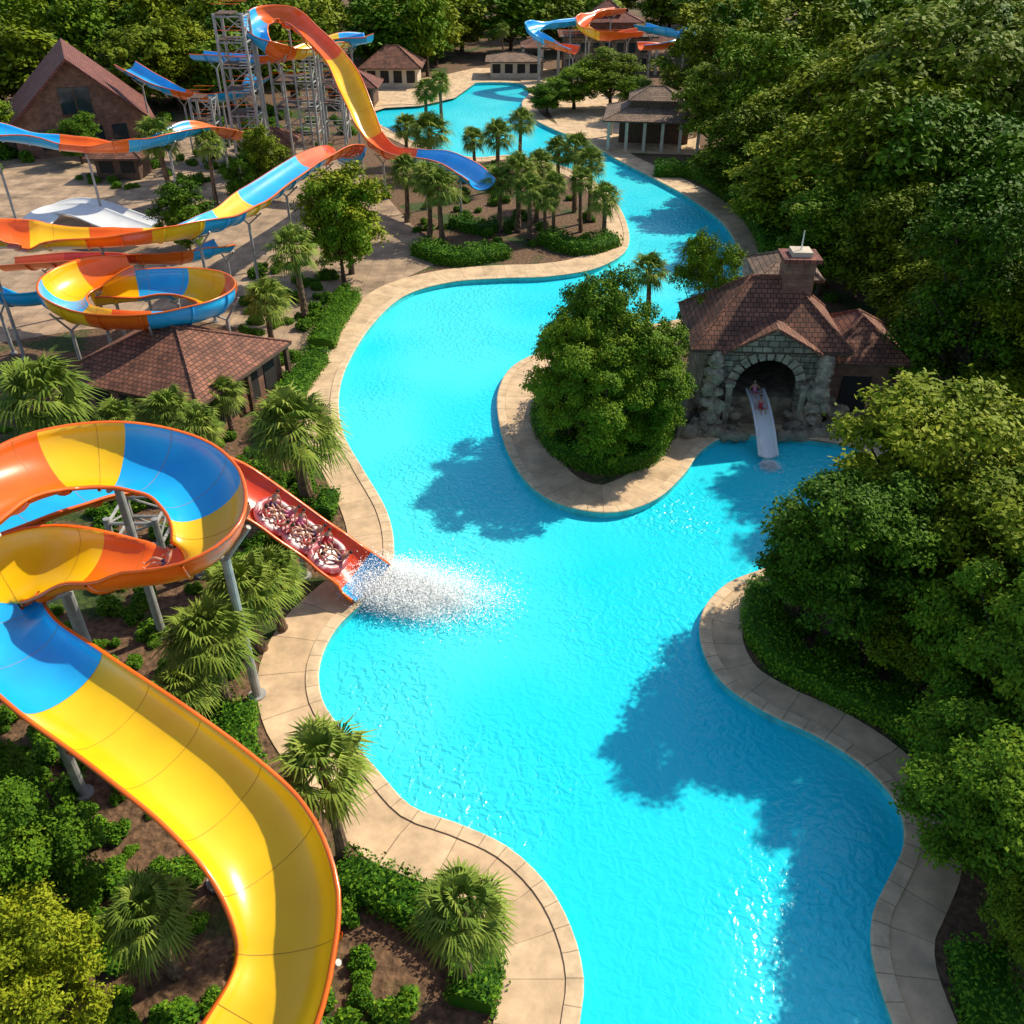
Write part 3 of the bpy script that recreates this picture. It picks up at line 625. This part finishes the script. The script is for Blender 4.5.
q=MB(); q.box(0.7,2.5,2.7,4.3,6.5,9.5,'brickwall'); q.box(0.45,2.75,2.45,4.55,9.5,9.75,'redroof'); q.box(1.0,2.2,2.9,4.1,9.75,10.05,'plaster'); q.cyl((1.6,3.5,10.0),(1.6,3.5,11.2),0.05,0.03,'white',6); q.obj('chimney',e)
q=MB(); q.box(4.02,8.0,1.5,6.5,0,3.4,'brickwall'); q.hip(3.4,9.0,0.6,7.2,3.9,2.0,'darkroof')
q.box(4.05,4.3,0.8,1.05,0,3.7,'wood'); q.box(8.2,8.45,0.8,1.05,0,3.7,'wood'); q.box(5.2,7.0,1.42,1.49,0.1,2.6,'dark'); q.obj('side_wing',e)
q=MB(); q.hip(-0.2,4.2,6.0,10.5,7.2,1.2,'tanroof'); q.box(0.3,3.7,6.6,10,0,7.0,'brickwall'); q.obj('rear_tower',e)
e=empty('rock_border'); q=MB()
for i in range(100):
    u_=random.choice([random.uniform(680,742),random.uniform(784,845)]); v_=random.uniform(398,436)
    g=G(u_,v_); r_=random.uniform(0.25,0.75); q.sphere((g.x,g.y,r_*0.3+random.uniform(0,.9)*(v_<425)),r_,'rock',8,(1,random.uniform(.7,1.1),random.uniform(.6,.9)),0.2)
for i in range(28):
    u_=700+i*5.4; g=G(u_,437)
    if abs(g.x-15.5)<0.8: continue
    r_=random.uniform(0.28,0.55); q.sphere((g.x,g.y,0.1),r_,'rock',8,(1.1,.8,.8),0.2)
q.obj('boulders',e,uv=False)
e=empty('hip_roof_restaurant',(-21.6,53.2,0),math.radians(-21)); q=MB(); q.box(-4.6,4.6,-4.2,4.2,0,3.1,'brickwall')
for i in range(4): q.box(4.58,4.66,-3.5+i*1.9,-2.3+i*1.9,0.4,2.5,'dark')
for i in range(4): q.box(-3.8+i*2.1,-2.5+i*2.1,-4.26,-4.18,0.4,2.5,'dark')
q.obj('walls',e); q=MB(); q.hip(-6.0,5.3,-5.2,4.8,3.0,2.3,'darkroof'); q.obj('roof',e)
q=MB()
for sx,sy in((-5.6,-4.7),(5.0,-4.7),(5.0,4.4),(0,-4.7),(5.0,0)): q.box(sx-.15,sx+.15,sy-.15,sy+.15,0,2.8,'wood')
q.obj('posts',e)
e=empty('gabled_brick_lodge',(-58,128,0),math.radians(24)); q=MB(); q.box(-8,8,-8,10,0,4.0,'brickwall')
q.obj('walls',e); q=MB(); q.gable(-8,8,-8,10,4.0,7.0,'redroof','brickwall',oh=1.1,th=0.35); q.obj('roof',e)
q=MB()
for i in range(4): q.box(-5.2+i*2.9,-3.4+i*2.9,-8.1,-7.97,1.0,3.4,'glass')
q.box(-1.8,1.8,-8.1,-7.97,5.0,8.0,'glass'); q.box(-2.0,2.0,-8.16,-8.02,4.7,4.98,'wood'); q.box(-0.1,0.1,-8.16,-8.02,5,8,'wood'); q.obj('windows',e)
g=G(657,153); e=empty('open_pavilion',(g.x,g.y+4.5,0),math.radians(-8)); q=MB(); q.hip(-6.6,6.6,-5.2,5.2,3.9,2.0,'tanroof'); q.hip(-3.6,3.6,-2.6,2.6,5.9,1.3,'tanroof'); q.box(-3.2,3.2,-2.2,2.2,4.9,5.8,'wood'); q.obj('roof',e)
q=MB()
for i in range(6):
    for yy in(-4.5,4.5): q.box(-5.8+i*2.3-.2,-5.8+i*2.3+.2,yy-.2,yy+.2,0,3.7,'plaster')
q.box(-6.2,6.2,-4.9,4.9,0.0,0.2,'paving'); q.box(-4.6,4.6,0,3.5,0.2,3.5,'wood'); q.obj('columns',e)
def kiosk(name,u,vb,w,d,h,rh,roof,wall='plaster',rot=0.0):
    g=G(u,vb); e=empty(name,(g.x,g.y+d/2,0),rot); q=MB(); q.box(-w/2,w/2,-d/2,d/2,0,h,wall)
    nw=max(2,int(w/2))
    for i in range(nw):
        c=-w/2+w*(i+0.5)/nw; q.box(c-w/nw*0.32,c+w/nw*0.32,-d/2-0.06,-d/2+0.02,0.8,h-0.5,'dark')
    q.obj('walls',e); q=MB(); q.hip(-w/2-.9,w/2+.9,-d/2-.9,d/2+.9,h,rh,roof); q.obj('roof',e)
kiosk('ticket_kiosk',392,88,9,7,3.2,3.0,'darkroof','plaster')
kiosk('brown_roof_pavilion',352,108,7,6,3,2.2,'redroof','wood')
kiosk('white_bath_house',515,78,9,6,2.8,1.0,'tanroof')
kiosk('garden_kiosk',120,180,5,4,2.6,1.4,'darkroof','wood')
kiosk('garden_kiosk',270,165,5,4,2.6,1.4,'darkroof','wood')
g=G(607,76); e=empty('slide_complex_building',(g.x,g.y+5,0)); q=MB()
q.box(-8,8,-4,4,0,6.2,'stone'); q.box(-5,5,-3,3,6.2,8.6,'brickwall')
for i in range(7): q.box(-7.2+i*2.2,-6.0+i*2.2,-4.1,-3.98,0.8,2.8,'dark'); q.box(-7.2+i*2.2,-6.0+i*2.2,-4.1,-3.98,3.7,5.3,'glass')
q.box(-9,9,-5,5,6.2,6.45,'wood'); q.obj('walls',e)
q=MB(); q.hip(-6.2,6.2,-4,4,8.6,1.6,'redroof'); q.hip(-2.6,2.6,-2.2,2.2,10.1,1.6,'redroof'); q.hip(8.5,16,-4,4,5,1.8,'darkroof'); q.hip(-16,-8.5,-4,4,4.5,1.8,'darkroof'); q.obj('roof',e)
q=MB()
for i in range(13): q.cyl((-9+i*1.5,-4.9,6.45),(-9+i*1.5,-4.9,7.5),0.06,0.06,'orange',6)
q.cyl((-9,-4.9,7.5),(9,-4.9,7.5),0.09,0.09,'orange',6); q.cyl((-9,-4.9,7.0),(9,-4.9,7.0),0.07,0.07,'orange',6)
for xx in(-15.5,-12,-9,9,12,15.5): q.box(xx-.25,xx+.25,-3.8,-3.3,0,4.8,'plaster')
q.obj('railings_and_posts',e)
flume('far_water_slide',[(D(640,30,178),'blue'),(D(665,36,172),'blue'),(D(690,40,170),'blue'),(D(672,48,166),'orange'),(D(640,50,164),'orange')],2.6,1.0,sup=7,outer=None,rim='blue')
flume('far_water_slide',[(D(585,24,180),'blue'),(D(555,28,176),'blue'),(D(530,32,172),'blue'),(D(548,46,166),'orange'),(D(575,54,163),'blue')],2.6,1.0,sup=7,outer=None,rim='blue')
flume('far_water_slide',[(D(620,14,182),'orange'),(D(600,17,176),'orange'),(D(580,27,172),'yellow'),(D(600,40,166),'orange'),(D(640,36,168),'yellow')],2.4,1.0,sup=7,outer=None,rim='orange')
# ---------------------------------------------------------------- splash
def splash(name,o,dirv,ln,w0,w1,ht,n,size):
    o=np.array(o); d=np.array([dirv[0],dirv[1],0.]); d/=np.linalg.norm(d); s=np.array([-d[1],d[0],0])
    nj=70; jd=rng.normal(size=nj)*0.42; jl=rng.uniform(.45,1.05,nj)*np.exp(-np.abs(jd)*0.45); jh=rng.uniform(.4,1.3,nj)
    j=rng.integers(0,nj,n); t=rng.beta(1.0,1.6,n)*jl[j]; w=(w0+(w1-w0)*t)/2
    C=o+d*(t*ln)[:,None]+s*((jd[j]+rng.normal(size=n)*(0.14+0.35*t))*w)[:,None]
    env=ht*jh[j]*(0.4+2.6*t)*np.exp(-2.3*t)
    C[:,2]=-0.3+np.abs(rng.normal(size=n)*0.4+0.5*(rng.random(n)<.55))*env
    N=unit(rng.normal(size=(n,3))*0.3+np.array([0.3,0.1,0.9]))
    V,Q=leafq(C,N,rng.uniform(.3,1.3,n)*size,0.8); q=QB(); q.add(V,Q,0)
    return link(bpy.data.objects.new(name,q.mesh(name,[M['foam']])))
e0=RB[-1]; dv=TB[-1]
splash('water_splash',(e0[0]-dv[0]*1.6,e0[1]-dv[1]*1.6,0),(1,-0.20),9.2,3.0,4.0,1.7,105000,0.031)
splash('water_splash',(15.45,45.6,0),(0,-1),1.4,0.8,1.8,0.5,4500,0.035)
# ---------------------------------------------------------------- people
def person_mesh(name,suit):
    J={'pel':(0,0,.13),'bel':(0,-.08,.3),'che':(0,-.19,.49),'neck':(0,-.25,.63),'hd':(0,-.25,.72),
       'hl':(.1,.03,.12),'kl':(.17,.42,.33),'al':(.14,.76,.1),'tl':(.15,.86,.2),'hr':(-.1,.03,.12),'kr':(-.17,.40,.35),'ar':(-.15,.72,.1),'tr':(-.16,.82,.2),
       'sl':(.17,-.2,.56),'el':(.33,-.1,.36),'wl':(.37,.1,.24),'pl':(.37,.17,.22),'sr':(-.17,-.2,.56),'er':(-.33,-.1,.36),'wr':(-.37,.1,.24),'pr':(-.37,.17,.22)}
    Rd={'pel':.125,'bel':.11,'che':.13,'neck':.05,'hd':.06,'hl':.09,'kl':.06,'al':.038,'tl':.035,'hr':.09,'kr':.06,'ar':.038,'tr':.035,'sl':.055,'el':.04,'wl':.028,'pl':.034,'sr':.055,'er':.04,'wr':.028,'pr':.034}
    E=[('pel','bel'),('bel','che'),('che','neck'),('neck','hd'),('pel','hl'),('hl','kl'),('kl','al'),('al','tl'),('pel','hr'),('hr','kr'),('kr','ar'),('ar','tr'),('che','sl'),('sl','el'),('el','wl'),('wl','pl'),('che','sr'),('sr','er'),('er','wr'),('wr','pr')]
    for sd,sg in(('l',1),('r',-1)):
        bx,by,bz=J['p'+sd]
        for f in range(4):
            a='f%s%d'%(sd,f); ln=[.07,.08,.075,.06][f]
            J[a]=(bx+(f-1.5)*.019,by+ln*.6,bz-.01); J[a+'t']=(bx+(f-1.5)*.02,by+ln,bz-.035); Rd[a]=.009; Rd[a+'t']=.008; E+=[('p'+sd,a),(a,a+'t')]
        J['th'+sd]=(bx-sg*.045,by+.01,bz-.01); Rd['th'+sd]=.01; E.append(('p'+sd,'th'+sd))
    ks=list(J); me=bpy.data.meshes.new(name); me.from_pydata([J[k] for k in ks],[(ks.index(a),ks.index(b)) for a,b in E],[])
    o=bpy.data.objects.new(name+'_tmp',me); scene.collection.objects.link(o)
    o.modifiers.new('Skin','SKIN')
    if me.skin_vertices:
        for i,k in enumerate(ks): me.skin_vertices[0].data[i].radius=(Rd[k],Rd[k]); me.skin_vertices[0].data[i].use_root=(k=='pel')
    sm=o.modifiers.new('Sub','SUBSURF'); sm.levels=1
    dg=bpy.context.evaluated_depsgraph_get(); ev=bpy.data.meshes.new_from_object(o.evaluated_get(dg)); bpy.data.objects.remove(o)
    q=MB(); sk=q.mi('skin'); su=q.mi(suit); q.v=[tuple(v.co) for v in ev.vertices]
    for p in ev.polygons:
        c=p.center; q.f.append(list(p.vertices)); q.m.append(su if (abs(c.x)<.2 and c.z<.5 and c.y<.2 and (c.z<.24 or suit!='swim2')) else sk)
    h0=Vector((0,-.24,.8)); q.sphere(h0,.1,'skin',14,(.82,1,1.2)); q.sphere(h0+Vector((0,-.022,.03)),.107,'hair',14,(.86,.98,1.1))
    q.sphere(h0+Vector((0,.1,-.01)),.017,'skin',6,(1,1.2,1.4))
    for sx in(-1,1):
        q.sphere(h0+Vector((sx*.034,.088,.012)),.012,'dark',6); q.sphere(h0+Vector((sx*.084,.0,-.01)),.022,'skin',6,(.5,1,1.4))
    q.box(h0.x-.022,h0.x+.022,h0.y+.08,h0.y+.093,h0.z-.055,h0.z-.047,'swim1')
    ob=q.obj(name,None,True,False); m_=ob.data; bpy.data.objects.remove(ob); return m_
PM=[person_mesh('rider_%d'%i,s_) for i,s_ in enumerate(['swim1','swim2','swim3'])]
def raft_mesh():
    V=[];Q=[];n=28;k=10
    for i in range(n):
        a=2*PI*i/n
        for j in range(k):
            b_=2*PI*j/k; rr=0.88+0.2*math.cos(b_); V.append((rr*math.cos(a),rr*math.sin(a),0.2+0.2*math.sin(b_)))
    for i in range(n):
        for j in range(k): Q.append((i*k+j,((i+1)%n)*k+j,((i+1)%n)*k+(j+1)%k,i*k+(j+1)%k))
    o=len(V)
    for i in range(n): a=2*PI*i/n; V.append((0.75*math.cos(a),0.75*math.sin(a),0.08))
    for i in range(0,n//2-1): Q.append((o+i,o+i+1,o+n-2-i,o+n-1-i))
    return mk_quads('raft',np.array(V),np.array(Q),[M['raft']],smooth=True)
RM=raft_mesh()
def raft_on(i,np_=4):
    T_=Vector(TB[i]);S_=Vector(SB[i]);U_=Vector(UB[i]); mt=Matrix((S_,T_,U_)).transposed().to_4x4()
    o=Vector(RB[i])+U_*0.12; mt.translation=o
    r=bpy.data.objects.new('inflatable_raft',RM); link(r); r.matrix_world=mt
    for k in range(np_):
        a=PI/4+k*2*PI/np_; lm=Matrix.Rotation(a,4,'Z')@Matrix.Translation((0,-0.62,0.24))
        p=bpy.data.objects.new('raft_rider',random.choice(PM)); link(p); p.matrix_world=mt@lm@Matrix.Scale(0.95,4)
def nearest(u,v):
    return min(range(len(RB)),key=lambda i:(lambda p:(p.x-RB[i][0])**2+(p.y-RB[i][1])**2)(G(u,v,RB[i][2])))
raft_on(nearest(270,520)); raft_on(nearest(297,538)); raft_on(nearest(323,556),3)
put('slide_rider',PM[0],15.5,49.0,1.45,1,1,1,PI)
put('slide_rider',PM[2],15.45,50.6,1.72,1,1,1,PI+.1)
pz=Z(168,567,7.9); put('slide_rider',PM[1],pz.x,pz.y,pz.z+.05,1,1,1,1.8)
# ---------------------------------------------------------------- light, sky, camera
az=math.radians(54); el=math.radians(42)
sd=Vector((math.sin(az)*math.cos(el),math.cos(az)*math.cos(el),math.sin(el)))
ld=bpy.data.lights.new('sun','SUN'); ld.energy=5.0; ld.angle=math.radians(0.8); ld.color=(1,0.91,0.72)
lo=bpy.data.objects.new('sun',ld); link(lo); lo.rotation_euler=(-sd).to_track_quat('-Z','Y').to_euler(); lo.location=(60,60,80)
w=bpy.data.worlds.new('World'); scene.world=w; w.use_nodes=True; nt=w.node_tree
bg=nt.nodes['Background']; sky=nt.nodes.new('ShaderNodeTexSky'); sky.sky_type='NISHITA'; sky.sun_disc=False; sky.sun_elevation=el; sky.sun_rotation=az
L(nt,sky.outputs[0],bg.inputs['Color']); bg.inputs['Strength'].default_value=0.15
scene.view_settings.view_transform='Standard'; scene.view_settings.look='None'; scene.view_settings.exposure=0
cd=bpy.data.cameras.new('camera'); co=bpy.data.objects.new('camera',cd); link(co); co.location=(0,0,CAMH); co.rotation_euler=(math.radians(55),0,0)
cd.sensor_width=36; cd.lens=F/1024*36; cd.clip_end=4000; cd.clip_start=0.5
scene.camera=co
